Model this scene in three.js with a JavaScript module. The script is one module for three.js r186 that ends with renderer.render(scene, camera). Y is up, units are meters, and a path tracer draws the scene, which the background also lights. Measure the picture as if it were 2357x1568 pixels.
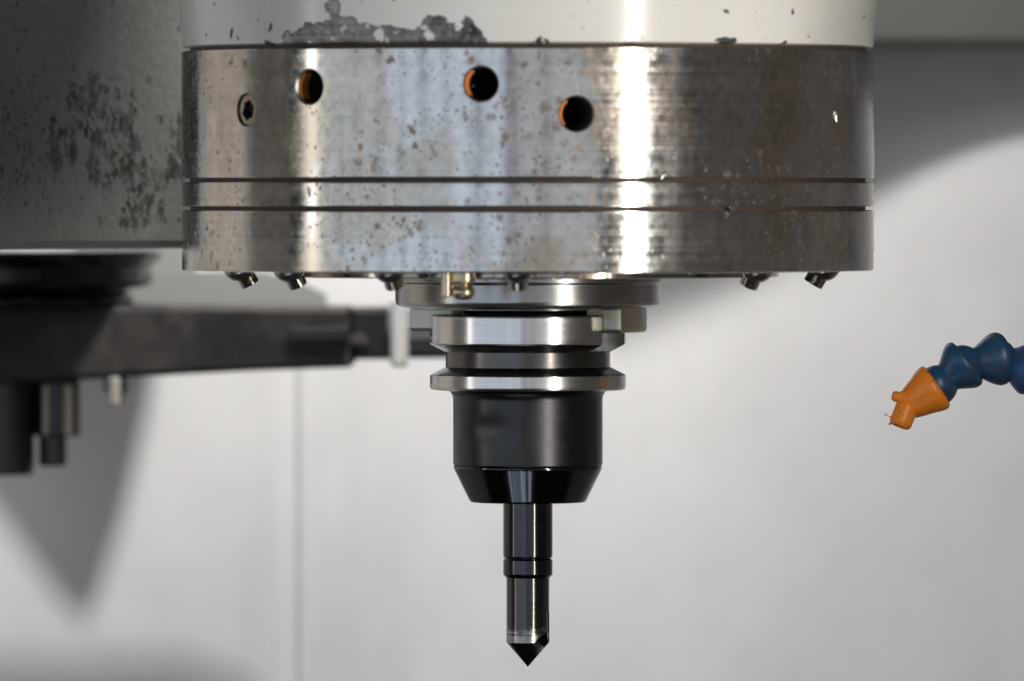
import * as THREE from 'three';
import { mergeGeometries } from 'three/addons/utils/BufferGeometryUtils.js';
import { RoundedBoxGeometry } from 'three/addons/geometries/RoundedBoxGeometry.js';
import { RectAreaLightUniformsLib } from 'three/addons/lights/RectAreaLightUniformsLib.js';
import { Brush, Evaluator, SUBTRACTION } from 'three-bvh-csg';

// ---------------------------------------------------------------- camera, exposure
const W = 1024, H = 681, PPM = 7794;             // photograph pixels (2560 wide) per metre at the spindle axis
const scene = new THREE.Scene();
const D = 3.0;
const camera = new THREE.PerspectiveCamera(2 * Math.atan(0.10925 / D) * 180 / Math.PI, W / H, 0.1, 20);
camera.position.set(-0.0051, 0.158, D);
camera.lookAt(-0.0051, 0.1093, 0);
camera.focus = D; camera.userData.fStop = 10.5;
camera.updateMatrixWorld(true); camera.updateProjectionMatrix();
const renderer = new THREE.WebGLRenderer({ antialias: true });
renderer.setSize(W, H);
renderer.toneMapping = THREE.LinearToneMapping;
renderer.toneMappingExposure = 1;
renderer.shadowMap.enabled = true;
scene.background = new THREE.Color().setRGB(0.022, 0.020, 0.018);   // the dim workshop beyond the machine
RectAreaLightUniformsLib.init();

// ---------------------------------------------------------------- lamps: [position, aim, width, height, radiance, colour]
const LAMPS = {
  right: { p: [0.24, 0.14, 0.40], to: [0.03, 0.13, 0.1], w: 0.015, h: 0.46, i: 62, c: [1, 0.95, 0.88] },
  left: { p: [-0.796, 0.15, 0.269], to: [0, 0.12, 0], w: 0.06, h: 0.5, i: 3.4, c: [1, 0.97, 0.93] },
  back: { p: [0.0, 0.52, -0.20], to: [-0.32, -0.12, -0.21], w: 0.036, h: 0.05, i: 960, c: [1, 0.975, 0.955] },
  low: { p: [-0.12, -0.48, 0.40], to: [0, 0.06, 0.02], w: 0.34, h: 0.11, i: 3.2, c: [0.78, 0.90, 1.05] },
};
const WINDOWS = [
  { p: [-1.23, 0.2, 1.58], to: [0, 0.12, 0], w: 2.4, h: 0.8, i: 1.1, c: [0.78, 0.885, 1.03], bars: [[-0.80, 0.03], [-0.40, 0.03], [-0.15, 0.045], [0.10, 0.025], [0.36, 0.045], [0.66, 0.025], [0.92, 0.025]], label: 'wide workshop window at the left whose bluish daylight is mirrored in the steel' },
  { p: [0.48, 0.2, 3.8], to: [0.48, 0.2, 0], w: 2.2, h: 0.8, i: 0.75, c: [0.86, 0.89, 0.94], bars: [[0.1, 0.05], [0.75, 0.05]], label: 'workshop window with two bars facing the spindle from the front' },
];
const lampNode = (o) => { const g = new THREE.Group(); g.position.set(...o.p); g.lookAt(...o.to); return g; };   // +z of the group points at the aim

// ---------------------------------------------------------------- helpers
const RC = new THREE.Vector3();
function at(xd, yd, z = 0) {                      // photograph position (2357 wide) -> point on the plane at that depth
  RC.set(xd / 2357 * 2 - 1, 1 - yd / 1568 * 2, 0.5).unproject(camera).sub(camera.position);
  return RC.clone().multiplyScalar((z - camera.position.z) / RC.z).add(camera.position);
}
const Y = (yd) => at(1215, yd, 0).y;
const K = 1.0861 / PPM;                           // metres per 2357-px at the axis plane
const X0 = at(1215, 700, 0).x;                    // spindle axis
let seed = 7;
const rnd = () => { seed = (seed * 1664525 + 1013904223) >>> 0; return seed / 4294967296; };
const rr = (a, b) => a + (b - a) * rnd();
const V = (x, y, z) => new THREE.Vector3(x, y, z);

const taken = {};
function numbered(n) { const k = taken[n] = (taken[n] ?? -1) + 1; return k ? n + '_' + String(k).padStart(3, '0') : n; }
function setUp(m) { m.castShadow = m.receiveShadow = true; return m; }
function mesh(name, geo, mat, parent) { const m = setUp(new THREE.Mesh(geo, mat)); m.name = name; if (parent) parent.add(m); return m; }
function tag(o, label, category, group, kind) { o.userData.label = label; if (category) o.userData.category = category; if (group) o.userData.group = group; if (kind) o.userData.kind = kind; return o; }
function thing(name, label, category, group, pos) {
  const g = new THREE.Group(); g.name = numbered(name); if (pos) g.position.copy(pos); scene.add(g);
  return tag(g, label, category, group);
}
// hash noise
function hash(x, y, s) { let h = (x * 374761393 + y * 668265263 + s * 1274126177) | 0; h = Math.imul(h ^ (h >>> 13), 1274126177); return ((h ^ (h >>> 16)) >>> 0) / 4294967296; }
function vn(x, y, s) {
  const xi = Math.floor(x), yi = Math.floor(y), fx = x - xi, fy = y - yi, u = fx * fx * (3 - 2 * fx), v = fy * fy * (3 - 2 * fy);
  const a = hash(xi, yi, s), b = hash(xi + 1, yi, s), c = hash(xi, yi + 1, s), d = hash(xi + 1, yi + 1, s);
  return a + (b - a) * u + (c - a) * v + (a - b - c + d) * u * v;
}
function fbm(x, y, s, o = 4) { let t = 0, a = 0.5, n = 0; for (let i = 0; i < o; i++) { t += a * vn(x, y, s + i * 17); n += a; x *= 2.03; y *= 2.03; a *= 0.5; } return t / n; }
const sm = (a, b, x) => { const t = Math.min(1, Math.max(0, (x - a) / (b - a))); return t * t * (3 - 2 * t); };
const toS = (c) => Math.round(255 * Math.min(1, Math.max(0, c <= 0.0031308 ? c * 12.92 : 1.055 * c ** (1 / 2.4) - 0.055)));

// a set of maps from f(u, v in metres) -> { c: linear rgb, r: roughness, m: metalness, b: height 0..1 }
function maps(w, h, mw, mh, f, { wrapS = THREE.MirroredRepeatWrapping, wrapT = THREE.MirroredRepeatWrapping } = {}) {
  const C = new Uint8Array(w * h * 4), R = new Uint8Array(w * h * 4), B = new Uint8Array(w * h * 4);
  for (let j = 0, k = 0; j < h; j++) for (let i = 0; i < w; i++, k += 4) {
    const o = f((i + 0.5) / w * mw, (j + 0.5) / h * mh, i, j);
    C[k] = toS(o.c[0]); C[k + 1] = toS(o.c[1]); C[k + 2] = toS(o.c[2]);
    R[k] = 0; R[k + 1] = 255 * Math.min(1, o.r); R[k + 2] = 255 * o.m;
    B[k] = B[k + 1] = B[k + 2] = 255 * Math.min(1, Math.max(0, o.b));
    C[k + 3] = R[k + 3] = B[k + 3] = 255;
  }
  const tex = (a, srgb) => { const t = new THREE.DataTexture(a, w, h); t.wrapS = wrapS; t.wrapT = wrapT; t.magFilter = THREE.LinearFilter; t.minFilter = THREE.LinearMipmapLinearFilter; t.generateMipmaps = true; if (srgb) t.colorSpace = THREE.SRGBColorSpace; t.needsUpdate = true; return t; };
  const rm = tex(R);
  return { map: tex(C, true), roughnessMap: rm, metalnessMap: rm, bumpMap: tex(B) };
}
const std = (o) => new THREE.MeshStandardMaterial(o);
const rgb = (r, g, b) => new THREE.Color().setRGB(r, g, b);

// surface of revolution about y; profile [[r, y], ...]; u = half turns (0 at left silhouette, 1 at right, front between), v = metres along profile / mv + v0
function lathe(profile, { seg = 160, mv = 1, v0 = 0, a0 = 0, a1 = Math.PI * 2, mu = 1, crease = 0.6 } = {}) {
  const n = profile.length - 1, dirs = [];
  for (let i = 0; i < n; i++) { const dx = profile[i + 1][0] - profile[i][0], dy = profile[i + 1][1] - profile[i][1], l = Math.hypot(dx, dy) || 1; dirs.push([-dy / l, dx / l, l]); }
  const pos = [], nor = [], uv = [], idx = [];
  let len = v0;
  for (let i = 0; i < n; i++) {
    const nn = [0, 1].map((e) => {
      const j = e ? i + 1 : i - 1;
      let a = dirs[i], b = j >= 0 && j < n ? dirs[j] : a;
      if (a[0] * b[0] + a[1] * b[1] < Math.cos(crease) || a[2] > 3 * b[2]) b = a; else if (b[2] > 3 * a[2]) a = b;   // long faces stay flat up to their edge
      const x = a[0] + b[0], y = a[1] + b[1], l = Math.hypot(x, y) || 1; return [x / l, y / l];
    });
    const base = pos.length / 3;
    for (let e = 0; e < 2; e++) {
      const [r, y] = profile[i + e], v = (len + e * dirs[i][2]) / mv;
      for (let k = 0; k <= seg; k++) {
        const t = a0 + (a1 - a0) * k / seg, s = -Math.cos(t), c = Math.sin(t);   // t = 0 at -x, quarter turn at +z
        pos.push(r * s, y, r * c); nor.push(nn[e][0] * s, nn[e][1], nn[e][0] * c); uv.push(t / Math.PI * mu, v);
      }
    }
    len += dirs[i][2];
    for (let k = 0; k < seg; k++) { const a = base + k, b = a + 1, c = a + seg + 1, d = c + 1; idx.push(a, d, b, a, c, d); }
  }
  const g = new THREE.BufferGeometry();
  g.setAttribute('position', new THREE.Float32BufferAttribute(pos, 3)); g.setAttribute('normal', new THREE.Float32BufferAttribute(nor, 3)); g.setAttribute('uv', new THREE.Float32BufferAttribute(uv, 2)); g.setIndex(idx);
  return g;
}
// profiles run downward on the outside, so that normals point out: top centre -> rim -> bottom centre
function chamfered(pts, b) {      // cut each inner corner by b with a short arc of three points
  const out = [pts[0]];
  for (let i = 1; i < pts.length - 1; i++) {
    const [p, q, s] = [pts[i - 1], pts[i], pts[i + 1]], bb = q[2] ?? b;
    const l1 = Math.hypot(p[0] - q[0], p[1] - q[1]), l2 = Math.hypot(s[0] - q[0], s[1] - q[1]), k1 = Math.min(bb, l1 * 0.45) / l1, k2 = Math.min(bb, l2 * 0.45) / l2;
    const A = [q[0] + (p[0] - q[0]) * k1, q[1] + (p[1] - q[1]) * k1], B = [q[0] + (s[0] - q[0]) * k2, q[1] + (s[1] - q[1]) * k2];
    out.push(A, [(A[0] + B[0] + 2 * q[0]) / 4, (A[1] + B[1] + 2 * q[1]) / 4], B);
  }
  out.push(pts[pts.length - 1]);
  return out.map((p) => [p[0], p[1]]);
}
const MM = 1000;
function brush(geo, m, p = [0, 0, 0], rot = [0, 0, 0]) { geo.scale(MM, MM, MM); const b = new Brush(geo, m); b.position.set(p[0] * MM, p[1] * MM, p[2] * MM); b.rotation.set(...rot); b.updateMatrixWorld(); return b; }
function shifted(g, x, y, z) { g.translate(x, y, z); return g; }
function along(g, from, to) {       // geometry built along +y from its origin, turned to run from -> to
  const d = to.clone().sub(from).normalize();
  g.applyQuaternion(new THREE.Quaternion().setFromUnitVectors(V(0, 1, 0), d)); g.translate(from.x, from.y, from.z); return g;
}
function outline(ptsD, z, depth, bevel = 0.0015) {   // photograph outline on the plane z, given thickness backwards
  const s = new THREE.Shape(ptsD.map(([x, y]) => { const p = at(x, y, z); return new THREE.Vector2(p.x, p.y); }));
  const g = new THREE.ExtrudeGeometry(s, { depth: depth - 2 * bevel, bevelEnabled: bevel > 0, bevelThickness: bevel, bevelSize: bevel, bevelOffset: -bevel, bevelSegments: 2, curveSegments: 8 });
  g.translate(0, 0, z - depth + bevel); return g;
}

// ---------------------------------------------------------------- materials
const HALF = Math.PI * 0.111;                     // metres in half a turn of the housing
function spotField(w, h, mw, mh, list) {          // stamps irregular spots: [x, y, rx, ry, strength, hue]
  const a = new Float32Array(w * h), t = new Float32Array(w * h);
  for (const [x, y, rx, ry, s, hue, sd] of list) {
    const i0 = Math.max(0, Math.floor((x - rx * 1.8) / mw * w)), i1 = Math.min(w - 1, Math.ceil((x + rx * 1.8) / mw * w)), j0 = Math.max(0, Math.floor((y - ry * 1.8) / mh * h)), j1 = Math.min(h - 1, Math.ceil((y + ry * 1.8) / mh * h));
    for (let j = j0; j <= j1; j++) for (let i = i0; i <= i1; i++) {
      const dx = ((i + 0.5) / w * mw - x) / rx, dy = ((j + 0.5) / h * mh - y) / ry;
      const n = fbm(dx * 1.6 + sd * 9.1, dy * 1.6 + sd * 3.3, 91, 3) - 0.5;
      const v = s * (1 - sm(0.25, 1.05, Math.hypot(dx, dy) + n * 1.9));
      if (v > a[j * w + i]) { a[j * w + i] = v; t[j * w + i] = hue; }
    }
  }
  return [a, t];
}
function steelMaps(w, h, mw, mh, sd, dens) {
  const list = [];
  const n = Math.round(dens);
  let tries = 0;
  while (list.length < n && tries++ < n * 30) {
    const x = rr(0, mw), y = rr(0, mh);
    const f = fbm(x * 34 + sd, y * 34, sd + 5, 3);
    if (rnd() > sm(0.38, 0.66, f)) continue;
    const big = rnd() < 0.07, r = big ? rr(0.0009, 0.0017) : rr(0.0002, 0.00065);
    list.push([x, y, r, r * rr(0.7, 1.5), rr(0.35, 0.95), rnd(), list.length]);
  }
  const [S, T] = spotField(w, h, mw, mh, list);
  return maps(w, h, mw, mh, (x, y, i, j) => {
    const big = fbm(x * 16, y * 16, sd + 1, 4), mid = fbm(x * 95, y * 80, sd + 2, 4), fine = fbm(x * 600, y * 420, sd + 3, 3);
    const run = fbm(x * 300, y * 14, sd + 4, 3), turn = 0.6 * vn(x * 5, y * 1700, sd + 6) + 0.4 * vn(x * 9, y * 4200, sd + 7);
    const film = sm(0.44, 0.68, fbm(x * 50 + 3, y * 40, sd + 8, 4));            // brownish oil film in patches
    let g = 0.46 + 0.13 * (mid - 0.5) + 0.10 * (big - 0.5) + 0.20 * (fine - 0.5) + 0.06 * (run - 0.5) + 0.11 * (turn - 0.5);
    let c = [g * (1 - 0.10 * film), g * (0.985 - 0.17 * film), g * (0.965 - 0.26 * film)], r = 0.14 + 0.06 * (mid - 0.5) + 0.05 * film + 0.07 * (fine - 0.5) + 0.06 * (turn - 0.5), m = 0.97, b = 0.5 + 0.25 * (fine - 0.5) + 0.12 * (turn - 0.5);
    const s = S[j * w + i], t = T[j * w + i];
    if (s > 0) {
      const k = s * (0.75 + 0.5 * (fine - 0.3)), kk = Math.min(1, Math.max(0, k));
      const q = t < 0 ? [0.50, 0.49, 0.48] : t < 0.55 ? [0.13, 0.066, 0.034] : t < 0.75 ? [0.055, 0.036, 0.026] : [0.19, 0.10, 0.052];
      c = c.map((v, n2) => v + (q[n2] - v) * kk * 0.9); m = m * (1 - 0.42 * kk); r = r + (0.5 - r) * kk; b -= t < 0 ? -0.1 : 0.3 * kk;
    }
    return { c, r, m, b };
  });
}
const steelA = steelMaps(2048, 512, HALF, HALF / 4, 11, 2700);
const ringMat = std({ ...steelA, color: 0xffffff, roughness: 1, metalness: 1, bumpScale: 0.000022 });
const boreMat = std({ color: rgb(0.38, 0.36, 0.33), roughness: 0.42, metalness: 1 });
const grooveSteel = std({ color: rgb(0.10, 0.07, 0.052), roughness: 0.7, metalness: 0.1 });   // brown grease in the grooves, its dark tone also standing in for their shade
const orangeMat = std({ color: rgb(0.75, 0.22, 0.03), roughness: 0.45 });
const blackOxide = std({ color: rgb(0.06, 0.058, 0.06), roughness: 0.3, metalness: 0.85 });

const turnedMaps = (sd, lo, hi, rlo, rhi) => maps(512, 1024, 0.1, 0.03, (x, y) => {
  const l = vn(0, y * 9000, sd) * 0.5 + vn(x * 8, y * 3500, sd + 1) * 0.3 + vn(x * 3, y * 900, sd + 2) * 0.2, d = fbm(x * 120, y * 120, sd + 3, 3), sc = sm(0.78, 0.9, vn(x * 25, y * 2600, sd + 9));
  const g = lo + (hi - lo) * (0.6 * l + 0.4 * d) + 0.08 * sc;
  return { c: [g, g * 0.985, g * 0.96], r: rlo + (rhi - rlo) * (0.55 * l + 0.45 * d) + 0.1 * sc, m: 1, b: 0.5 + 0.4 * (l - 0.5) };
});
const turned = turnedMaps(31, 0.42, 0.62, 0.12, 0.27);
const flangeMat = std({ ...turned, roughness: 1, metalness: 1, bumpScale: 0.000012 });
const noseMat = std({ ...turnedMaps(57, 0.26, 0.40, 0.16, 0.3), roughness: 1, metalness: 1, bumpScale: 0.000012 });
const darkTurned = turnedMaps(71, 0.5, 0.8, 0.5, 1.0);
const grooveMat = std({ ...darkTurned, color: rgb(0.16, 0.155, 0.16), roughness: 0.34, metalness: 1, bumpScale: 0.000015 });
const chuckMat = new THREE.MeshPhysicalMaterial({ ...darkTurned, color: rgb(0.08, 0.081, 0.087), roughness: 0.42, metalness: 1, bumpScale: 0.000008 });
const nutMat = std({ ...darkTurned, color: rgb(0.095, 0.10, 0.11), roughness: 0.16, metalness: 1, bumpScale: 0.000005 });
const drillMat = std({ ...darkTurned, color: rgb(0.085, 0.085, 0.09), roughness: 0.17, metalness: 1, bumpScale: 0.00001 });
const plateMat = std({ ...steelA, color: rgb(0.62, 0.58, 0.54), roughness: 0.9, metalness: 1, bumpScale: 0.00008 });
const brassMat = std({ color: rgb(0.60, 0.51, 0.36), roughness: 0.34, metalness: 1 });
const nozzleMat = std({ ...steelA, color: rgb(0.85, 0.80, 0.74), roughness: 0.8, metalness: 1, bumpScale: 0.0001 });

// white enamel with the worn patch at its lower edge
const PAINT_H = HALF / 8;
const edgeTopN = 116;                              // lower paint edge in photograph pixels, front of the casting
const Z1 = (x, y) => [Math.asin(Math.max(-1, Math.min(1, ((420 + x / 2.619) - 1319.6) / 866))) / Math.PI + 0.5, (edgeTopN - y / 2.619) / PPM * 0.965];
const chipA = [[650, 306], [670, 265], [715, 270], [725, 296], [775, 298], [800, 200], [825, 190], [840, 225], [900, 190], [940, 150], [1010, 155], [1100, 140], [1080, 70], [1068, 50], [1100, 0], [1108, -50], [1140, -74], [1160, -30], [1165, 0], [1170, 110], [1260, 120], [1280, 155], [1330, 150], [1400, 175], [1480, 160], [1560, 205], [1640, 200], [1680, 160], [1720, 110], [1830, 115], [1850, 160], [1910, 165], [1960, 115], [2000, 130], [2030, 190], [2065, 220], [2075, 270], [2110, 306]].map((p) => Z1(...p));
const islands = [[1410, 235, 36], [1725, 245, 26], [1920, 185, 22], [960, 285, 16]].map(([x, y, r]) => [...Z1(x, y), r / 2.619 / PPM]);
const nicks = [[715, 180, 9, 30, 0.5], [455, 210, 7, 34, 0.2], [280, 220, 6, 18, 0.3], [350, 20, 6, 18, 0], [495, 245, 8, 10, 0], [1515, 2, 8, 16, 0], [2420, 262, 14, 16, 0], [2470, 284, 30, 12, 0], [3620, 275, 70, 22, 0], [3660, 262, 14, 14, 0], [3990, 284, 18, 14, 0], [4040, 70, 8, 18, 0.3], [4525, 85, 10, 6, 0], [3610, 75, 20, 8, 0.4], [690, 300, 30, 24, 0], [3000, 292, 40, 8, 0], [1240, 296, 60, 8, 0], [2700, 190, 16, 4, 0.6], [4150, 230, 6, 5, 0], [640, 120, 5, 8, 0]].map(([x, y, a, b, t]) => [...Z1(x, y), a / 2.619 / PPM, b / 2.619 / PPM, t]);
function inside(p, x, y) { let c = false; for (let i = 0, j = p.length - 1; i < p.length; j = i++) if ((p[i][1] > y) !== (p[j][1] > y) && x < (p[j][0] - p[i][0]) * (y - p[i][1]) / (p[j][1] - p[i][1]) + p[i][0]) c = !c; return c; }
const paint = maps(2048, 256, HALF, PAINT_H, (x, y) => {
  const wob = 0.0021, xx = x + (fbm(x * 620, y * 620, 201, 4) - 0.5) * wob, yy = y + (fbm(x * 620, y * 620, 207, 4) - 0.5) * wob, u = xx / HALF;
  let bare = inside(chipA, u, yy) ? 1 : 0;
  for (const [iu, iv, r] of islands) if (Math.hypot((u - iu) * HALF * Math.max(0.4, Math.sin(iu * Math.PI)), yy - iv) < r) bare = 0;
  for (const [iu, iv, a, b, t] of nicks) { const dx = (u - iu) * HALF * Math.max(0.3, Math.sin(iu * Math.PI)), dy = yy - iv, c = Math.cos(t), s = Math.sin(t); if (((dx * c - dy * s) / a) ** 2 + ((dx * s + dy * c) / b) ** 2 < 1) bare = 0.6; }
  const fine = fbm(x * 900, y * 700, 221, 3), big = fbm(x * 40, y * 40, 223, 3), dirt = sm(0.86, 0.93, vn(x * 1500, y * 1100, 229)) * sm(0.45, 0.65, fbm(x * 90, y * 90, 231, 3));
  if (bare === 1) {
    const dd = 0.00032; let rim = 0; for (const [ax, ay] of [[dd, 0], [-dd, 0], [0, dd], [dd, dd], [-dd, dd]]) if (!inside(chipA, (xx + ax * (0.4 + fine)) / HALF, yy + ay * (0.4 + fine))) rim = 1;
    if (rim && y > 0.0006) { const q = 0.13 + 0.12 * (fine - 0.5); return { c: [q, q * 0.98, q * 0.94], r: 0.6, m: 0.1, b: 0.45 }; }
    if (fbm(x * 520, y * 520, 241, 3) > 0.735) return { c: [0.66, 0.65, 0.62], r: 0.35, m: 0, b: 0.7 };
    const primer = u > Z1(1655, 0)[0] ? 1 : 0, line = vn(x * 12, y * 5000, 233), mott = fbm(x * 260, y * 260, 239, 4), g = Math.max(0.04, (primer ? 0.16 : 0.30) + 0.26 * (fine - 0.5) + 0.22 * (line - 0.5) + 0.45 * (mott - 0.5)), rust = sm(0.0016, 0.0002, y + 0.001 * fine);
    const w = primer ? [g * 0.96, g, g * 1.04] : [g, g * 0.97, g * 0.93];
    return { c: [w[0] * (1 - 0.55 * rust), w[1] * (1 - 0.68 * rust), w[2] * (1 - 0.76 * rust)], r: 0.42 + 0.2 * fine, m: (primer ? 0.35 : 0.75) * (1 - 0.6 * rust), b: 0.2 + 0.1 * fine };
  }
  if (bare > 0) return { c: [0.07, 0.066, 0.06], r: 0.55, m: 0.3, b: 0.25 };
  const g = 0.80 + 0.04 * (big - 0.5) - 0.25 * dirt;
  return { c: [g, g * 0.985, g * 0.94], r: 0.15 + 0.10 * big + 0.25 * dirt, m: 0, b: 0.75 + 0.05 * big };
}, { wrapT: THREE.ClampToEdgeWrapping });
const paintMat = new THREE.MeshPhysicalMaterial({ ...paint, roughness: 1, metalness: 1, bumpScale: 0.00022 });

// ---------------------------------------------------------------- the setting: back wall of sheet panels
const WZ = -0.48;
const wallMaps = maps(512, 512, 1.2, 1.2, (x, y) => {
  const a = fbm(x * 9, y * 9, 301, 4), b = fbm(x * 60, y * 45, 303, 3), run = sm(0.60, 0.74, fbm(x * 70, y * 5, 305, 3)) * sm(0.4, 0.6, fbm(x * 14, y * 10, 307, 2)), spl = sm(0.80, 0.88, vn(x * 160, y * 130, 309)) * sm(0.5, 0.65, a), g = 0.66 + 0.09 * (a - 0.5) + 0.05 * (b - 0.5) - 0.03 * run - 0.02 * spl;
  return { c: [g, g * 0.995, g * 0.99], r: 0.5 + 0.2 * (b - 0.5), m: 0, b: 0.5 + 0.3 * (a - 0.5) };
});
const wallMat = std({ ...wallMaps, roughness: 1, metalness: 1, bumpScale: 0.0006 });
function sheet(x0, x1, y0, y1, z0, z1, r = 0.002) { const g = new RoundedBoxGeometry(x1 - x0, y1 - y0, z1 - z0, 2, r); g.translate((x0 + x1) / 2, (y0 + y1) / 2, (z0 + z1) / 2); const p = g.attributes.position, uv = g.attributes.uv; for (let i = 0; i < p.count; i++) uv.setXY(i, (p.getX(i) + 1) / 1.2, (p.getY(i) + 1) / 1.2); return g; }
{
  const wall = new THREE.Group(); wall.name = 'back_wall'; scene.add(wall); tag(wall, 'pale grey sheet metal wall panels behind the spindle', null, null, 'structure');
  const s0 = at(640, 1200, WZ).x, s1 = at(682, 1200, WZ).x;
  mesh('panel', sheet(-0.9, s0, -0.45, 0.75, WZ - 0.02, WZ - 0.0022, 0.003), wallMat, wall);
  mesh('panel', sheet(s1, 0.9, -0.45, 0.75, WZ - 0.02, WZ - 0.0008, 0.003), wallMat, wall);
  mesh('joint_strip', sheet(s0 - 0.01, s1 + 0.01, -0.45, 0.75, WZ - 0.03, WZ - 0.0042, 0.001), wallMat, wall);
}
{
  const wall = mesh('side_wall', sheet(-0.64, -0.62, -0.45, 0.75, -0.47, 0.12, 0.003), std({ color: rgb(0.56, 0.53, 0.49), roughness: 0.6 }), scene); tag(wall, 'pale warm grey sheet metal wall at the left side of the machine', null, null, 'structure');
  const other = mesh('side_wall_001', sheet(0.62, 0.64, -0.45, 0.75, -0.47, 0.62, 0.003), std({ color: rgb(0.52, 0.46, 0.41), roughness: 0.6 }), scene); tag(other, 'pale brownish sheet metal wall at the right side of the machine', null, null, 'structure');
}
// ---------------------------------------------------------------- spindle head: casting, housing rings, plate, nose
const RH = 797 * K;
const yTop = at(1215, 125 / 1.0861, 0).y, yG1 = at(1215, 451 / 1.0861, 0).y, yG2 = at(1215, 520.5 / 1.0861, 0).y, yBot = at(1215, 676 / 1.0861, 0).y;
const head = thing('spindle_head', 'round steel spindle head under a chipped white painted casting', 'spindle head', null, V(X0, 0, 0));
{
  const cast = [[0.02, yTop + 0.30], [RH + 0.030, yTop + 0.30], [RH + 0.030, yTop + 0.16], [RH + 0.0013, yTop + 0.020], [RH + 0.0002, yTop + 0.006], [RH - 0.0004, yTop + 0.0008], [RH - 0.004, yTop + 0.0002], [0.02, yTop + 0.0002]];
  // v measured upward from the lower edge
  const g = lathe(chamfered(cast, 0.0008), { mv: -PAINT_H });
  const p = g.attributes.position, uv = g.attributes.uv;
  for (let i = 0; i < p.count; i++) uv.setY(i, Math.max(0.002, Math.min(0.998, (p.getY(i) - yTop) / PAINT_H)));
  mesh('painted_casting', g, paintMat, head);
}
const ringProfile = (y1, y0, r, b = 0.0006) => chamfered([[r - 0.03, y1], [r, y1], [r, y0], [r - 0.03, y0]], b).concat([[r - 0.03, y1]]);
function ringUV(g) { const p = g.attributes.position, uv = g.attributes.uv; for (let i = 0; i < p.count; i++) uv.setY(i, (p.getY(i) - yBot) / (HALF / 4) + 0.05); return g; }
const holes = [[570, 253, 0], [718, 200, 1], [1108, 193, 1], [1323, 262, 1]].map(([x, y, deep]) => {
  const a = Math.asin((x - 1215) / 797 * 0.985), z = RH * Math.cos(a); return { a, y: at(x, y, z).y, deep };
});
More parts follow.
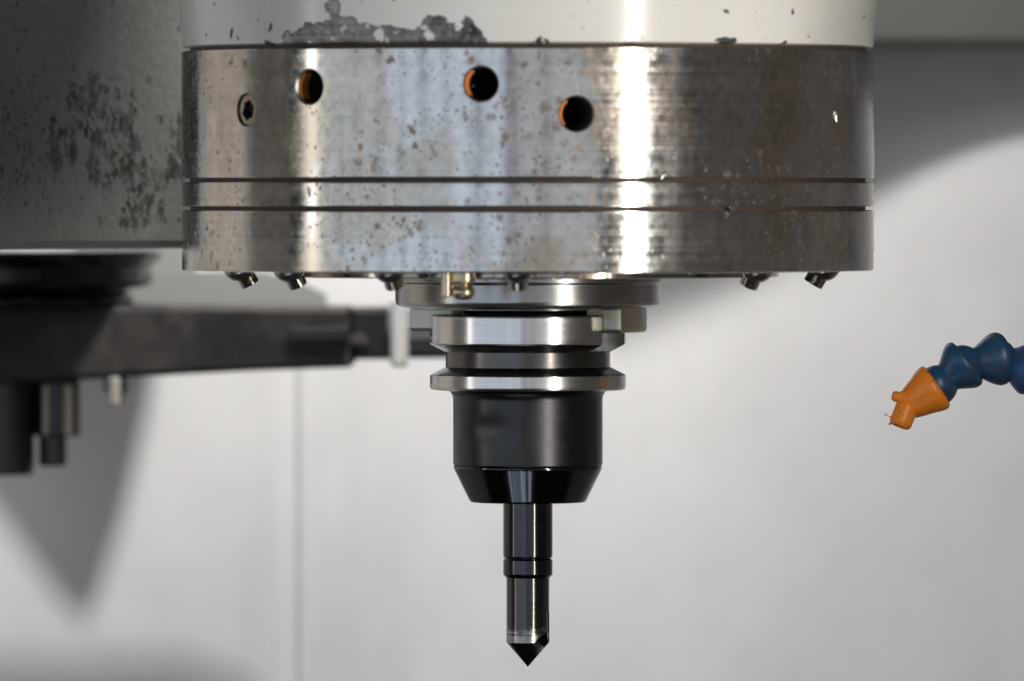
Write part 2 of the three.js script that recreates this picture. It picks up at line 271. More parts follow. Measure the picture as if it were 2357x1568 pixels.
{
  const ev = new Evaluator(); ev.attributes = ['position', 'normal', 'uv']; ev.useGroups = true;
  let ring = brush(ringUV(lathe(ringProfile(yTop - 0.0006, yG1 + 0.0006, RH), { seg: 240 })), ringMat);
  for (const h of holes) {
    const c = new THREE.CylinderGeometry(0.0052, 0.0052, h.deep ? 0.09 : 0.03, 40, 1); c.rotateX(Math.PI / 2);
    const cone = lathe([[0.0001, 0.003], [0.0067, 0.003], [0.0067, 0.0022], [0.0049, -0.0009], [0.0001, -0.0009]], { seg: 40 }); cone.rotateX(Math.PI / 2);
    for (const geo of h.deep ? [c, cone] : [c]) {
      const rb = RH - (geo === cone ? 0.0006 : 0), b = brush(geo, boreMat, [Math.sin(h.a) * rb, h.y, Math.cos(h.a) * rb], [0, h.a, 0]);
      ring = ev.evaluate(ring, b, SUBTRACTION); ring.updateMatrixWorld();
    }
  }
  ring.geometry.scale(1 / MM, 1 / MM, 1 / MM);
  const upper = setUp(new THREE.Mesh(ring.geometry, ring.material)); upper.name = 'housing_ring'; head.add(upper);
  upper.userData.label = 'tall upper steel ring with one set screw and three open bores';
  for (const h of holes) {       // a socket set screw in the first hole, orange sealing paint on the left wall of the three open bores
    if (!h.deep) {
    const s = new THREE.Shape(); s.absarc(0, 0, 0.0050, 0, Math.PI * 2);
    const hx = new THREE.Path(); for (let k = 0; k < 6; k++) hx[k ? 'lineTo' : 'moveTo'](0.0031 * Math.cos(k * Math.PI / 3 + 0.3), 0.0031 * Math.sin(k * Math.PI / 3 + 0.3)); hx.closePath(); s.holes.push(hx);
    const body = new THREE.ExtrudeGeometry(s, { depth: 0.004, bevelEnabled: true, bevelThickness: 0.0004, bevelSize: 0.0003, bevelOffset: -0.0003, bevelSegments: 2, curveSegments: 32 });
    const back = new THREE.CylinderGeometry(0.0048, 0.0048, 0.001, 32); back.rotateX(Math.PI / 2); back.translate(0, 0, -0.001);
    const o = mesh('set_screw', mergeGeometries([body, back.toNonIndexed()].map((q) => { q.clearGroups(); return q; })), nozzleMat, upper);
    const d = RH - (0.0052); o.position.set(Math.sin(h.a) * d, h.y, Math.cos(h.a) * d); o.rotation.y = h.a;
    }
    if (h.deep) {
      const w = new THREE.Shape(); w.absarc(0, 0, 0.0053, Math.PI * 0.70, Math.PI * 1.22, false); w.absarc(0.0010, -0.0002, 0.0055, Math.PI * 1.19, Math.PI * 0.74, true);
      const q = mesh('sealing_paint', new THREE.ExtrudeGeometry(w, { depth: 0.0028, bevelEnabled: true, bevelThickness: 0.0003, bevelSize: 0.0002, bevelSegments: 2, curveSegments: 16 }), orangeMat, upper);
      const e = RH - 0.0045; q.position.set(Math.sin(h.a) * e, h.y, Math.cos(h.a) * e); q.rotation.y = h.a;
    }
  }
  mesh('housing_ring', ringUV(lathe(ringProfile(yG1 - 0.0006, yG2 + 0.0006, RH - 0.0002, 0.0005), { seg: 240 })), ringMat, head);
  const low = mesh('housing_ring', ringUV(lathe(ringProfile(yG2 - 0.0006, yBot, RH - 0.0002, 0.0007), { seg: 240 })), ringMat, head);
  low.userData.label = 'rust spotted lower steel ring carrying the coolant nozzles';
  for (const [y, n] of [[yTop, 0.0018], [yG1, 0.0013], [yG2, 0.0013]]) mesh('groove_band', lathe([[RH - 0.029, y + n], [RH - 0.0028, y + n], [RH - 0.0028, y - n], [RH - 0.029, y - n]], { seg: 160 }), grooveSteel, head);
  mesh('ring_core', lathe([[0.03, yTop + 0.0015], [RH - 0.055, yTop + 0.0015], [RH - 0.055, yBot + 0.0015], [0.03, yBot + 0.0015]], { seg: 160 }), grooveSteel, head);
}
const yPlate = Y(637);
mesh('bottom_plate', lathe(chamfered([[0.02, yBot + 0.002], [0.0805, yBot + 0.002], [0.0805, yPlate], [0.02, yPlate]], 0.0005), { mv: HALF / 4 }), plateMat, head);
// ball nozzles round the lower ring, aimed at the tool
{
  const tip = V(0, 0.02, 0);
  const make = (ang, rBall, rTube, len, m, name, y = yBot + 0.002) => {
    const c = V(-Math.cos(ang) * 0.0955, y, Math.sin(ang) * 0.0955);
    const n = new THREE.Group(); n.name = name; head.add(n); n.position.copy(c);
    mesh('ball', new THREE.SphereGeometry(rBall, 32, 20), m, n);
    const tube = lathe(chamfered([[0.0001, 0], [rTube, 0], [rTube, len], [rTube * 0.5, len], [rTube * 0.5, len * 0.6], [0.0001, len * 0.6]].map(([r, t]) => [r, -t]), 0.0004), { seg: 40, mv: 0.05, mu: 0.1 });
    const q = new THREE.Quaternion().setFromUnitVectors(V(0, -1, 0), tip.clone().sub(c).normalize().lerp(V(0, -1, 0), 0.25).normalize());
    tube.applyQuaternion(q); mesh('tube', tube, m, n);
  };
  for (const a of [16, 38, 63, 88, 139, 172.5]) make(a * Math.PI / 180, 0.0054, a === 172.5 ? 0.0033 : 0.0030, 0.0074, nozzleMat, 'coolant_nozzle');
  // brass blow-off fitting between two of them
  const bx = at(1066, 650, 0.085), f = new THREE.Group(); f.name = 'brass_fitting'; f.position.set(bx.x - X0, 0, 0.085); head.add(f);
  const ya = (y) => at(1066, y, 0.085).y;
  mesh('fitting_body', lathe(chamfered([[0.0001, ya(618)], [0.0040, ya(618)], [0.0040, ya(652)], [0.0022, ya(655)], [0.0036, ya(664)], [0.0038, ya(678)], [0.0024, ya(690)], [0.0001, ya(691)]], 0.0008), { seg: 40, crease: 1.0 }), brassMat, f);
  mesh('fitting_pin', shifted(lathe(chamfered([[0.0001, ya(618)], [0.0016, ya(618)], [0.0016, ya(684)], [0.0001, ya(686)]], 0.0006), { seg: 24 }), -0.0052, 0, 0.001), brassMat, f);
}
const PHI = 64 * Math.PI / 180;                    // drive keys stand at this angle to the right of the view
{
  const yb = Y(704), nose = mesh('spindle_nose', lathe(chamfered([[0.015, Y(630)], [0.0436, Y(630)], [0.0436, Y(650)], [0.0426, Y(652)], [0.0426, yb, 0.0018], [0.036, yb - 0.0012], [0.030, yb - 0.0012], [0.0235, yb + 0.004], [0.015, yb + 0.02]], 0.0005), { mv: 0.03 }), noseMat, head);
  for (const s of [0, Math.PI]) {
    const a = PHI + s, sh = new THREE.Shape(), w = 0.22; sh.absarc(0, 0, 0.0376, -w, w, false); sh.absarc(0, 0, 0.0262, w, -w, true);
    const geo = new THREE.ExtrudeGeometry(sh, { depth: 0.0115, bevelEnabled: true, bevelThickness: 0.0012, bevelSize: 0.0012, bevelSegments: 4, curveSegments: 16 }); geo.rotateX(-Math.PI / 2);   // sector opens towards +x
    const k = mesh('drive_key', geo, std({ color: rgb(0.50, 0.46, 0.385), roughness: 0.36, metalness: 1 }), nose);
    k.position.set(0, Y(764) + 0.0012, 0); k.rotation.y = a - Math.PI / 2;
  }
}

// ---------------------------------------------------------------- tool holder in the spindle
const N = (n) => Y(n / 1.0861);                    // y of a row of the photograph in its own pixels
const holder = thing('tool_holder', 'steel and black tool holder with grooved flange clamped in the spindle', 'tool holder', null, V(X0, 0, 0));
{
  const ev = new Evaluator(); ev.attributes = ['position', 'normal', 'uv']; ev.useGroups = false;
  const closed = (p) => { p = chamfered(p, 0.0005); return p.concat([p[0]]); };
  const flangeUp = closed([[0.012, N(786)], [0.0315, N(786), 0.0012], [0.0315, N(860)], [0.0264, N(880)], [0.012, N(880)]]);
  let up = brush(lathe(flangeUp, { seg: 200, mv: 0.03, v0: -0.012 }), flangeMat);
  for (const s of [0, Math.PI]) {
    const a = PHI + s, b = brush(new THREE.BoxGeometry(0.0165, 0.05, 0.02), flangeMat, [Math.sin(a) * 0.0335, N(830), Math.cos(a) * 0.0335], [0, a, 0]);
    up = ev.evaluate(up, b, SUBTRACTION); up.updateMatrixWorld();
  }
  up.geometry.scale(1 / MM, 1 / MM, 1 / MM);
  const f1 = setUp(new THREE.Mesh(up.geometry, flangeMat)); f1.name = 'flange_ring'; f1.userData.label = 'bright upper flange ring notched for the drive keys'; holder.add(f1);
  mesh('gripper_groove', lathe([[0.02, N(878)], [0.0264, N(878)], [0.0264, N(918)], [0.02, N(918)]], { seg: 160, mv: 0.03 }), grooveMat, holder);
  mesh('flange_cone', lathe([[0.02, N(917.5)], [0.0264, N(917.5)], [0.0313, N(937)], [0.02, N(937)]], { seg: 160, mv: 0.03 }), grooveMat, holder);
  mesh('flange_ring', lathe(chamfered([[0.02, N(937)], [0.0315, N(937)], [0.0315, N(975), 0.0012], [0.02, N(976.5)]], 0.0004), { seg: 160, mv: 0.03 }), flangeMat, holder);
  const fil = []; for (let k = 0; k <= 10; k++) { const t = k / 10 * Math.PI / 2; fil.push([0.0262 - 0.0022 * Math.sin(t), N(975) - 0.0034 * (1 - Math.cos(t))]); }
  const chuckProfile = [[0.005, N(974)], ...fil, [0.0240, N(1160)], [0.0238, N(1162)], [0.0237, N(1164)], [0.005, N(1164)]];
  const rows = []; for (let k = 0; k <= 60; k++) rows.push([0.0240, N(1001.5) + (N(1160) - N(1001.5)) * k / 60]);
  const chuckGeo = lathe([[0.01, N(974)], ...fil, ...rows, [0.0238, N(1162)], [0.0237, N(1164)], [0.01, N(1164)]], { seg: 320, mv: 0.03, crease: 0.9 });
  {                                                 // shallow hollow on its left side, shaped to smear the highlight
    const p = chuckGeo.attributes.position, nr = chuckGeo.attributes.normal, a0 = -35 * Math.PI / 180, y0 = N(1072), e = 1e-4;
    const f = (a, y) => { const t = (a - a0) * 0.024 / 0.0068, v = (y - y0) / 0.0042; return 0.024 - 0.0008 * Math.exp(-t * t - v * v); };
    for (let i = 0; i < p.count; i++) {
      const x = p.getX(i), y = p.getY(i), z = p.getZ(i); if (Math.abs(Math.hypot(x, z) - 0.024) > 1e-5 || y > N(1001) || y < N(1161)) continue;
      const a = Math.atan2(x, z), r = f(a, y), ra = (f(a + e, y) - f(a - e, y)) / (2 * e), ry = (f(a, y + e / 50) - f(a, y - e / 50)) / (2 * e / 50);
      p.setXYZ(i, r * Math.sin(a), y, r * Math.cos(a));
      const n = V(Math.sin(a) - ra / r * Math.cos(a), -ry, Math.cos(a) + ra / r * Math.sin(a)).normalize(); nr.setXYZ(i, n.x, n.y, n.z);
    }
  }
  const cb = mesh('chuck_body', chuckGeo, chuckMat, holder); cb.userData.label = 'glossy black chuck body with a shallow hollow';
  mesh('taper_shank', lathe([[0.001, N(600)], [0.0145, N(600)], [0.0215, N(786) + 0.0005], [0.0215, N(790)], [0.001, N(790)]], { seg: 96 }), grooveMat, holder);
  mesh('clamping_nut', lathe(chamfered([[0.01, N(1164.5)], [0.0238, N(1164.5)], [0.0239, N(1171)], [0.0185, N(1256), 0.0008], [0.0082, N(1257)], [0.0082, N(1240)], [0.006, N(1240)]], 0.0003), { seg: 160, mv: 0.03, crease: 0.5 }), nutMat, holder);
}
// ---------------------------------------------------------------- spot drill
const drill = thing('spot_drill', 'black solid spot drill with a pointed tip held in the tool holder', 'drill', null, V(X0, 0, 0));
{
  const r1 = 0.00795, r2 = 0.00690;
  mesh('shank', lathe(chamfered([[0.0005, N(1242)], [r1, N(1242)], [r1, N(1392)], [r1 - 0.0005, N(1394.5)], [r1 - 0.0005, N(1397)], [r1, N(1400)], [r1, N(1436)], [r2 + 0.0001, N(1445)], [0.0005, N(1445)]], 0.0002), { seg: 96, mv: 0.03 }), drillMat, drill);
  const ev = new Evaluator(); ev.attributes = ['position', 'normal', 'uv']; ev.useGroups = false;
  const yS = N(1606), yT = N(1667);
  const prof = [[0.0001, N(1444)], [r2, N(1444)], [r2, yS], [0.0001, yT]];
  const worn = maps(256, 1024, 0.03, 0.045, (x, y) => {   // coating rubbed off above the point, in rings
    const l = vn(x * 20, y * 5200, 701), d = fbm(x * 260, y * 900, 703, 3), k = sm(0.0222, 0.0255, y + 0.004 * (d - 0.5)) * sm(0.0285, 0.0272, y) * sm(0.25, 0.65, 0.5 * l + 0.6 * d), sc = sm(0.9, 0.97, vn(x * 30, y * 3800, 707)) * 0.5;
    const g = 0.06 + 0.03 * l + (0.34 - 0.06) * Math.max(k, sc); return { c: [g, g * 0.98, g * 0.95], r: 0.12 + 0.07 * l + 0.14 * k, m: 1, b: 0.5 + 0.3 * (l - 0.5) };
  });
  const pointMat = std({ ...worn, roughness: 1, metalness: 1, bumpScale: 0.00001 });
  let body = brush(lathe(prof.concat([prof[0]]), { seg: 96, mv: 0.045 }), pointMat);
  const cut = (geo, p, rot) => { const b = brush(geo, pointMat, p, rot); body = ev.evaluate(body, b, SUBTRACTION); body.updateMatrixWorld(); };
  // two flutes: each a round gash that leaves the cutting lip on its trailing side
  const lipY = (yS + yT) / 2;
  cut(new THREE.CylinderGeometry(0.0052, 0.0052, 0.0175, 40), [0.01135, yS + 0.0012, 0.0026], [0, 0, 0.03]);
  cut(new THREE.CylinderGeometry(0.0048, 0.0048, 0.03, 48), [0.0038, lipY - 0.0011, 0.0056], [0, 0, -0.74]);
  cut(new THREE.CylinderGeometry(0.0048, 0.0048, 0.03, 48), [-0.0038, lipY - 0.0011, -0.0056], [0, 0, 0.74]);
  body.geometry.scale(1 / MM, 1 / MM, 1 / MM);
  const m = setUp(new THREE.Mesh(body.geometry, pointMat)); m.name = 'cutting_point'; drill.add(m);
}

// ---------------------------------------------------------------- coolant hose on the right
const hose = thing('coolant_hose', 'blue jointed plastic coolant hose with an orange nozzle', 'hose');
{
  const Z = (x, y, z = 0) => at((2160 + x / 4.6125) / 1.0861, (780 + y / 4.6125) / 1.0861, z);
  const plast = (c, sd, dirt) => std({ ...maps(256, 256, 0.05, 0.05, (x, y) => { const n = fbm(x * 160, y * 160, sd, 4), f = fbm(x * 900, y * 900, sd + 5, 3), k = dirt * sm(0.35, 0.75, n), sp = sm(0.80, 0.9, vn(x * 1600, y * 1300, sd + 7)) * sm(0.4, 0.6, n) * 0.8; const q = [0.05, 0.055, 0.055]; return { c: c.map((v, i) => (v + (q[i] - v) * k) * (1 - sp * 0.6)), r: 0.30 + 0.25 * k + 0.1 * f, m: 0, b: 0.5 + 0.3 * (f - 0.5) }; }), roughness: 1, metalness: 1, bumpScale: 0.00008 });
  const blueDirty = plast([0.016, 0.075, 0.16], 401, 0.55), blue = plast([0.013, 0.075, 0.24], 411, 0.4), orange = plast([0.95, 0.27, 0.02], 421, 0.05);
  const seg = (a, b, m) => {                        // ball at a, cup opening round b
    const L = a.distanceTo(b), p = [[0.0005, -0.0060]];
    for (let k = 1; k <= 10; k++) { const t = -Math.PI / 2 + k / 10 * (Math.PI / 2 + 0.72); p.push([0.0066 * Math.cos(t), 0.0066 * Math.sin(t)]); }
    p.push([0.0049, 0.0050], [0.0050, L * 0.42], [0.0056, L * 0.53], [0.0066, L * 0.66], [0.0076, L * 0.80], [0.0083, L * 0.92], [0.0086, L * 1.02], [0.0085, L * 1.11], [0.0080, L * 1.18], [0.0072, L * 1.20], [0.0068, L * 1.12], [0.0066, L * 1.0], [0.0005, L * 0.9]);
    const q = p.reverse();
    return mesh('hose_link', along(lathe(q, { seg: 56, crease: 0.9, mv: 0.05, mu: 0.5 }), a, b), m, hose);
  };
  const P = [Z(845, 850, 0.001), Z(1135, 620, 0.0), Z(1530, 545, -0.004), Z(1880, 650, -0.003), Z(2230, 700, -0.006), Z(2600, 640, -0.008), Z(2980, 560, -0.01)];
  for (let k = 0; k < P.length - 1; k++) { const l = seg(P[k], P[k + 1], k < 2 ? blueDirty : blue); if (k === 0) l.userData.label = 'grimy dark blue link next to the orange nozzle'; }
  const noz = new THREE.Group(); noz.name = 'nozzle_tip'; noz.userData.label = 'worn orange plastic nozzle'; hose.add(noz);
  const a = Z(835, 858, 0.001), e = Z(465, 1110, 0.001), L = a.distanceTo(e);
  mesh('nozzle_cone', along(lathe([[0.0005, -0.0004], [0.0062, -0.0006], [0.0074, -0.0003], [0.0080, 0.0006], [0.0080, 0.0018], [0.0075, 0.0034], [0.0066, L * 0.45], [0.0058, L * 0.66], [0.0051, L * 0.82], [0.0043, L * 0.95], [0.0030, L * 1.02], [0.0005, L * 1.04]].reverse(), { seg: 56, crease: 0.9, mv: 0.05, mu: 0.5 }), a, e), orange, noz);
  const t0 = Z(520, 1030, 0.003), t1 = Z(415, 1300, 0.004);
  mesh('nozzle_spout', along(lathe(chamfered([[0.0003, 0.0050], [0.0020, 0.0050], [0.0020, 0.0086], [0.0030, 0.0089], [0.0037, 0.0076], [0.0037, 0.002], [0.0024, -0.001], [0.0004, -0.001]], 0.0004), { seg: 40, crease: 0.9, mv: 0.05, mu: 0.3 }), t0, t1), orange, noz);
  mesh('nozzle_nub', along(lathe([[0.0003, 0.0046], [0.0012, 0.0044], [0.0017, 0.0037], [0.0017, 0.0025], [0.0030, 0], [0.0003, -0.001]], { seg: 32, crease: 0.9, mv: 0.05, mu: 0.2 }), Z(480, 1000, 0.003), Z(300, 960, 0.003)), orange, noz);
}

// ---------------------------------------------------------------- tool changer on the left
const blackSteel = std({ color: rgb(0.018, 0.017, 0.017), roughness: 0.32, metalness: 0.1 });
const armMaps = maps(512, 256, 0.3, 0.15, (x, y) => { const a = fbm(x * 30, y * 30, 501, 4), b = fbm(x * 200, y * 160, 505, 3), d = sm(0.5, 0.62, fbm(x * 45, y * 50, 507, 3)), g = 0.032 + 0.024 * (a - 0.5) + 0.03 * (b - 0.5); return { c: [g * (1.08 - 0.5 * d), g * (0.96 - 0.42 * d), g * (0.88 - 0.34 * d)], r: 0.62 + 0.3 * (a - 0.5), m: 0.3, b: b }; });
const armMat = std({ ...armMaps, roughness: 1, metalness: 1, bumpScale: 0.0003 });
armMaps.map.repeat.set(1 / 0.3, 1 / 0.15); armMaps.roughnessMap.repeat.set(1 / 0.3, 1 / 0.15); armMaps.bumpMap.repeat.set(1 / 0.3, 1 / 0.15);
const AZ = -0.31;
const arm = thing('tool_changer_arm', 'dark steel swing arm of the tool changer behind the spindle', 'tool changer');
{
  mesh('arm_bar', outline([[-120, 705], [430, 703], [806, 706], [806, 846], [600, 853], [0, 884], [-120, 888]], AZ, 0.05, 0.002), armMat, arm);
  mesh('gripper_block', outline([[804, 708], [892, 706], [892, 828], [822, 828], [812, 840], [804, 842]], AZ - 0.006, 0.04, 0.002), blackSteel, arm);
  mesh('gripper_finger', outline([[890, 766], [1120, 766], [1120, 824], [890, 826]], AZ - 0.012, 0.03, 0.002), armMat, arm);
  mesh('gripper_plate', outline([[890, 706], [1130, 706], [1130, 764], [890, 764]], AZ - 0.016, 0.02, 0.001), std({ color: rgb(0.36, 0.36, 0.36), roughness: 0.5, metalness: 0.5 }), arm);
  mesh('slot_shade', outline([[668, 755], [802, 752], [802, 786], [668, 788]], AZ + 0.002, 0.004, 0.001), blackSteel, arm);  // dark sheet standing in for the shade of a recessed slot
  const pinTop = at(919, 690, AZ + 0.012), pinEnd = at(919, 845, AZ + 0.012), rp = 21 * K * 1.1;
  mesh('gripper_pin', shifted(lathe(chamfered([[0.0003, pinTop.y], [rp, pinTop.y], [rp, pinEnd.y, 0.002], [0.0003, pinEnd.y]], 0.0006), { seg: 40 }), pinTop.x, 0, AZ + 0.012), std({ color: rgb(0.74, 0.70, 0.67), roughness: 0.62, metalness: 0.35 }), arm);
  const nub = at(826, 790, AZ); mesh('gripper_screw', shifted(new THREE.SphereGeometry(0.0036, 24, 16), nub.x, nub.y, AZ - 0.005), armMat, arm);
  // hub disc above the arm
  const hy = (y) => at(-39, y, AZ - 0.02).y, hx = at(-39, 640, AZ - 0.02).x, q = K * 1.11;
  const hub = mesh('hub_disc', shifted(lathe(chamfered([[0.01, hy(577)], [414 * q, hy(577)], [414 * q, hy(590)], [392 * q, hy(606)], [388 * q, hy(612)], [388 * q, hy(652)], [375 * q, hy(660)], [330 * q, hy(668)], [330 * q, hy(676)], [345 * q, hy(684)], [345 * q, hy(700)], [300 * q, hy(704)], [0.01, hy(704)]], 0.0008), { seg: 120 }), hx, 0, AZ - 0.03), std({ color: rgb(0.045, 0.043, 0.043), roughness: 0.2, metalness: 1 }), arm);
  const bolt = at(262, 885, AZ + 0.008);
  mesh('arm_screw', shifted(lathe(chamfered([[0.0003, at(262, 860, AZ).y], [28 * q, at(262, 860, AZ).y], [28 * q, at(262, 905, AZ).y], [18 * q, at(262, 912, AZ).y], [18 * q, at(262, 934, AZ).y, 0.002], [0.0003, at(262, 936, AZ).y]], 0.001), { seg: 40 }), bolt.x, 0, AZ - 0.012), blackSteel, arm);
  const st = at(262, 900, AZ + 0.006); mesh('arm_stud', shifted(lathe(chamfered([[0.0003, at(262, 868, AZ).y], [15 * q, at(262, 868, AZ).y], [15 * q, at(262, 934, AZ).y, 0.002], [0.0003, at(262, 935, AZ).y]], 0.001), { seg: 32 }), st.x, 0, AZ + 0.004), std({ color: rgb(0.5, 0.46, 0.42), roughness: 0.5, metalness: 0.6 }), arm);
}
const stored = thing('stored_tool', 'black stepped tool holder hanging under the tool changer arm', 'tool holder');
{
  const q = K * 1.11, z = AZ - 0.02, yy = (y) => at(50, y, z).y;
  const cyl = (name, cx, steps, m) => mesh(name, shifted(lathe(chamfered([[0.0003, yy(steps[0][1])], ...steps.map(([r, y]) => [r * q, yy(y)]), [0.0003, yy(steps[steps.length - 1][1])]], 0.0012), { seg: 56 }), at(cx, 900, z).x, 0, z), m, stored);
  cyl('holder_body', 18, [[62, 876], [62, 1094]], blackSteel);
  cyl('holder_sleeve', 134, [[55, 876], [55, 1005]], blackSteel);
  cyl('holder_tip', 122, [[33, 1000], [33, 1074]], blackSteel);
  for (const [x, r] of [[52, 10], [106, 9], [156, 11]]) { const p = at(x, 900, z + 0.009); mesh('holder_glint', shifted(lathe(chamfered([[0.0003, yy(884)], [r * q, yy(884)], [r * q, yy(x < 60 ? 1088 : 1002), 0.001], [0.0003, yy(x < 60 ? 1089 : 1003)]], 0.0006), { seg: 24 }), p.x, 0, z + (x < 60 ? 0.0075 : 0.0065)), x < 60 ? armMat : std({ color: rgb(0.42, 0.38, 0.34), roughness: 0.5, metalness: 0.7 }), stored); }  // pale and brown rods standing in for highlights on the black holder
}
// plate and strip added behind the arm to throw shadows on the wall
{
  const g = thing('shadow_plate', 'grey plate and strip added behind the tool changer arm to shape the wall shadow', 'shadow_caster');
  const z = -0.43, lamp = V(...LAMPS.back.p);
  // the plate's outline follows from its shadow: from each point of the shadow on the wall towards the lamp as far as the plate
  const pts = [[205, 1392], [228, 1350], [258, 1270], [292, 1160], [326, 1020], [348, 910], [362, 780], [-150, 780], [-110, 980], [-60, 1050], [0, 1130], [80, 1240], [150, 1335], [186, 1368]].map(([x, y]) => { const w = at(x, y, WZ); return w.lerp(lamp, (z - w.z) / (lamp.z - w.z)); });
  const sh = new THREE.ExtrudeGeometry(new THREE.Shape(pts.map((p) => new THREE.Vector2(p.x, p.y))), { depth: 0.003, bevelEnabled: false }); sh.translate(0, 0, z - 0.0015);
  const gm = std({ color: rgb(0.24, 0.24, 0.23), roughness: 0.6 });
  mesh('plate', sh, gm, g);
  const zb = -0.40, br = [[-150, 1590], [380, 1590], [470, 1610], [580, 1660], [600, 1770], [-150, 1770]].map(([x, y]) => { const w = at(x, y, WZ); return w.lerp(lamp, (zb - w.z) / (lamp.z - w.z)); });
  const bg = new THREE.ExtrudeGeometry(new THREE.Shape(br.map((p) => new THREE.Vector2(p.x, p.y))), { depth: 0.01, bevelEnabled: false }); bg.translate(0, 0, zb - 0.005);
  mesh('shadow_strip', bg, gm, g);  // strip added to dim the lower left of the wall
}
// dirty painted cover at the upper left, turned away to the right
{
  const list = [];
  const M2 = 0.13;
  for (let k = 0; k < 2600; k++) { const x = rr(0, M2), y = rr(0, M2); const left = sm(0.046, 0.018, x) * sm(0.012, 0.022, y) * sm(0.075, 0.04, y); if (rnd() > 0.05 + 0.95 * left) continue; const r = rr(0.0003, 0.0009); list.push([x, y, r, r * rr(1, 1.8), rr(0.5, 0.95), 0.6 * rnd(), k]); }
  for (let k = 0; k < 900; k++) { const x = rr(0.036, 0.112), y = rr(0.008, 0.060); if (rnd() > sm(0.40, 0.56, fbm(x * 60, y * 60, 611, 3)) * sm(0.064, 0.030, y) * sm(0.006, 0.014, y)) continue; const r = rr(0.0006, 0.0021); list.push([x, y, r, r * rr(1, 2.0), rr(0.4, 0.95), rnd(), 3000 + k]); }
  const [S, T] = spotField(1024, 1024, M2, M2, list);
  const cm = maps(1024, 1024, M2, M2, (x, y, i, j) => { const a = fbm(x * 30, y * 30, 601, 4), b = fbm(x * 700, y * 500, 603, 3); let g = 0.21 + 0.05 * (a - 0.5) + 0.05 * (b - 0.5), c = [g * 0.97, g, g * 0.95]; const s = S[j * 1024 + i], q = T[j * 1024 + i] > 0.6 ? [0.05, 0.026, 0.02] : [0.022, 0.022, 0.02]; c = c.map((v, n) => v + (q[n] - v) * s); return { c, r: 0.4 + 0.2 * a, m: 0, b: 0.5 + 0.2 * (b - 0.5) + 0.2 * s }; });
  const p0 = at(-60, 400, -0.06), p1 = at(520, 400, -0.15), yb = at(100, 574, -0.09).y, L = Math.hypot(p1.x - p0.x, p1.z - p0.z);
  const g = new RoundedBoxGeometry(L, 0.30, 0.012, 3, 0.003); g.translate(L / 2, 0.15, -0.006);
  const p = g.attributes.position, uv = g.attributes.uv; for (let i = 0; i < p.count; i++) uv.setXY(i, p.getX(i) / M2, p.getY(i) / M2);
  const m = mesh('machine_cover', g, std({ ...cm, roughness: 1, metalness: 1, bumpScale: 0.0004 })); m.name = numbered('machine_cover'); m.position.set(p0.x, yb, p0.z); m.rotation.y = Math.atan2(-(p1.z - p0.z), p1.x - p0.x); scene.add(m);
  tag(m, 'grey green painted cover plate spattered with dark dirt', 'cover');
}
// column casting at the upper right, close to the wall, rounded in plan
{
  const yb = at(2200, 103, -0.44).y, s = new THREE.Shape();
  s.moveTo(0.02, 0.4795); s.lineTo(0.02, 0.405); s.quadraticCurveTo(0.07, 0.415, 0.109, 0.435); s.quadraticCurveTo(0.14, 0.447, 0.166, 0.451); s.quadraticCurveTo(0.2, 0.458, 0.28, 0.462); s.lineTo(0.5, 0.466); s.lineTo(0.5, 0.4795); s.lineTo(0.02, 0.4795);
  const g = new THREE.ExtrudeGeometry(s, { depth: 0.3, bevelEnabled: true, bevelThickness: 0.003, bevelSize: 0.003, bevelOffset: -0.003, bevelSegments: 3, curveSegments: 24 });
  g.rotateX(-Math.PI / 2); g.translate(0, yb + 0.003, 0);   // shape y -> -z
  const m = mesh('column_casting', g, std({ color: rgb(0.115, 0.12, 0.11), roughness: 0.5 })); m.name = numbered('column_casting'); scene.add(m);
  tag(m, 'grey green painted machine column above the right part of the wall', 'column');
}

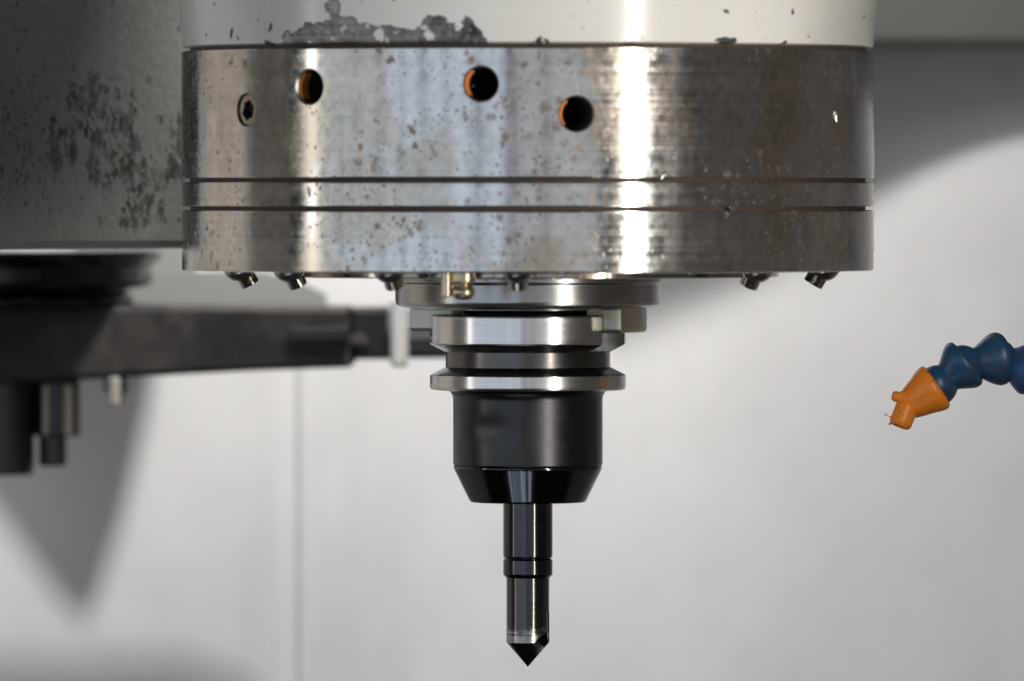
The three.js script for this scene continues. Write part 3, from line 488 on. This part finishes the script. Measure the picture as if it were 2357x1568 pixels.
// ---------------------------------------------------------------- chips of metal that stick to the head
{
  const one = (L, w) => { const g = new THREE.TetrahedronGeometry(1); g.scale(L, w, w * 0.6); return g; };
  const shine = std({ color: rgb(0.72, 0.71, 0.69), roughness: 0.22, metalness: 1 });
  const place = (g, th, y, out = 0) => { g.rotateZ(rr(0, 6.3)); g.rotateX(rr(0, 6.3)); g.translate(0, 0, RH + out); g.rotateY(th); g.translate(X0, y, 0); return g; };
  const list = [];
  for (let k = 0; k < 230; k++) list.push(place(one(rr(0.00012, 0.0004), rr(0.00008, 0.0002)), (Math.PI / 2) * (1 + rr(-0.22, 0.05) * rnd()), rr(yBot + 0.004, yTop + 0.014), 0.0001));
  for (let k = 0; k < 70; k++) list.push(place(one(rr(0.00012, 0.0004), rr(0.00008, 0.0002)), -(Math.PI / 2) * (1 + rr(-0.25, 0.05)), rr(yBot + 0.003, yTop), 0.0001));
  for (let k = 0; k < 120; k++) list.push(place(one(rr(0.00015, 0.0005), rr(0.0001, 0.00022)), rr(-1.3, 1.4), rr(yBot + 0.003, yTop), 0.0001));
  const m = mesh('metal_dust', mergeGeometries(list), shine); scene.add(m); tag(m, 'fine bright metal dust stuck to the steel rings', 'swarf', null, 'stuff');
  const spots = [[1517, 405, 0.0022, -0.5, 'long pale metal sliver caught at the upper groove'], [1676, 478, 0.0012, 0.2, 'round bright metal chip beside the lower groove'], [1920, 268, 0.0018, 1.5, 'thin upright metal sliver on the dark right side of the ring'], [1662, 392, 0.0009, 0.3, 'small bright metal chip above the upper groove'], [1240, 98, 0.001, 0.2, 'dark crumb on the lower edge of the white paint']];
  for (const [x, y, L, t, label] of spots) {
    const a = Math.asin((x - 1215) / 797 * 0.985), z = RH * Math.cos(a), p = at(x, y, z);
    const g = new THREE.IcosahedronGeometry(1, 1); const q = g.attributes.position; for (let i = 0; i < q.count; i++) { const f = 0.75 + 0.5 * hash(Math.round(q.getX(i) * 50), Math.round(q.getY(i) * 50 + q.getZ(i) * 17), 3); q.setXYZ(i, q.getX(i) * f * L, q.getY(i) * f * (L > 0.0015 ? 0.00045 : L * 0.8), q.getZ(i) * f * 0.0004); }
    g.rotateZ(L > 0.0015 ? (t > 1 ? Math.PI / 2 + 0.1 : 1.0) : t); g.computeVertexNormals();
    const c = mesh('metal_chip', g, L === 0.001 ? blackOxide : shine); c.name = numbered('metal_chip'); c.position.set(X0 + Math.sin(a) * (RH + 0.0003), p.y, Math.cos(a) * (RH + 0.0003)); c.rotation.y = a; scene.add(c); tag(c, label, 'chip');
  }
  // slivers at the mouth of the orange nozzle
  const Zp = (x, y) => at((2160 + x / 4.6125) / 1.0861, (780 + y / 4.6125) / 1.0861, 0.003);
  const curl = thing('metal_curl', 'tiny curl of metal stuck to the mouth of the orange nozzle', 'chip');
  const tube = (pts, r, m) => mesh('sliver', new THREE.TubeGeometry(new THREE.CatmullRomCurve3(pts.map(([x, y]) => Zp(x, y))), 12, r, 6), m, curl);
  tube([[345, 1240], [300, 1205], [235, 1172]], 0.00035, shine); tube([[350, 1255], [315, 1280], [285, 1300]], 0.0003, shine); tube([[360, 1262], [330, 1245], [305, 1268]], 0.0005, blackOxide);
}

// ---------------------------------------------------------------- lamps and window
function workLamp(key, label) {
  const o = LAMPS[key], g = lampNode(o); g.name = numbered('work_lamp'); scene.add(g); tag(g, label, 'lamp', 'lamps of the machine');
  const body = std({ color: rgb(0.25, 0.25, 0.25), roughness: 0.5, metalness: 0.4 });
  mesh('lamp_housing', shifted(new RoundedBoxGeometry(o.w + 0.02, o.h + 0.02, 0.03, 3, 0.004), 0, 0, -0.019), body, g);
  const glow = std({ color: 0x222222, emissive: rgb(...o.c), emissiveIntensity: 0.6 });
  mesh('lamp_diffuser', shifted(new THREE.BoxGeometry(o.w, o.h, 0.002), 0, 0, -0.002), glow, g);
  const l = new THREE.RectAreaLight(rgb(...o.c), o.i, o.w, o.h); l.rotation.y = Math.PI; l.position.z = 0.002; g.add(l); g.updateMatrixWorld(true);
  return g;
}
const right = workLamp('right', 'upright strip lamp right of the machine, mirrored in the steel as the broad white streak');
{ const dm = std({ color: rgb(0.03, 0.03, 0.03), roughness: 0.7 }); mesh('added_barn_door', shifted(new RoundedBoxGeometry(0.003, 0.28, 0.16, 2, 0.001), -0.071, 0.12, 0.07), dm, right); mesh('added_barn_door', shifted(new RoundedBoxGeometry(0.003, 0.24, 0.16, 2, 0.001), -0.0286, -0.145, 0.07), dm, right); }  // flaps added to keep this strip's light off the back wall
workLamp('left', 'upright strip lamp far left of the spindle, mirrored as the narrow streak');
const low = workLamp('low', 'louvred bluish lamp below the spindle, mirrored as stripes in the black nut');
for (const [x, w] of [[0.125, 0.03], [0.082, 0.022], [0.045, 0.026], [0.005, 0.03], [-0.055, 0.012], [-0.105, 0.05]]) mesh('lamp_louvre', shifted(new THREE.BoxGeometry(w, 0.18, 0.012), x, 0, 0.012), std({ color: rgb(0.03, 0.03, 0.03), roughness: 0.6 }), low);
const back = workLamp('back', 'short lamp above the wall behind the spindle head');
{ const v = mesh('added_visor', new RoundedBoxGeometry(0.5, 0.17, 0.003, 2, 0.001), std({ color: rgb(0.2, 0.2, 0.2), roughness: 0.6 })); v.position.set(0, 0.455, -0.158); back.attach(v); }  // visor added so that this lamp leaves the left cover dark
for (const o of WINDOWS) {
  const g = lampNode(o); g.name = numbered('workshop_window'); scene.add(g); tag(g, o.label, 'window', 'workshop windows');
  const fm = std({ color: rgb(0.10, 0.10, 0.10), roughness: 0.6 });
  mesh('window_pane', shifted(new THREE.BoxGeometry(o.w, o.h, 0.004), 0, 0, -0.004), std({ color: 0x111111, emissive: rgb(...o.c), emissiveIntensity: 0.1 }), g);
  for (const s of [-1, 1]) { mesh('window_frame', shifted(new THREE.BoxGeometry(0.06, o.h + 0.12, 0.05), s * (o.w / 2 + 0.03), 0, 0), fm, g); mesh('window_frame', shifted(new THREE.BoxGeometry(o.w, 0.06, 0.05), 0, s * (o.h / 2 + 0.03), 0), fm, g); }
  for (const [x, w] of o.bars) mesh('glazing_bar', shifted(new THREE.BoxGeometry(w, o.h, 0.04), x, 0, 0.03), fm, g);
  const l = new THREE.RectAreaLight(rgb(...o.c), o.i, o.w, o.h); l.rotation.y = Math.PI; l.position.z = 0.001; g.add(l);
}
renderer.render(scene, camera);
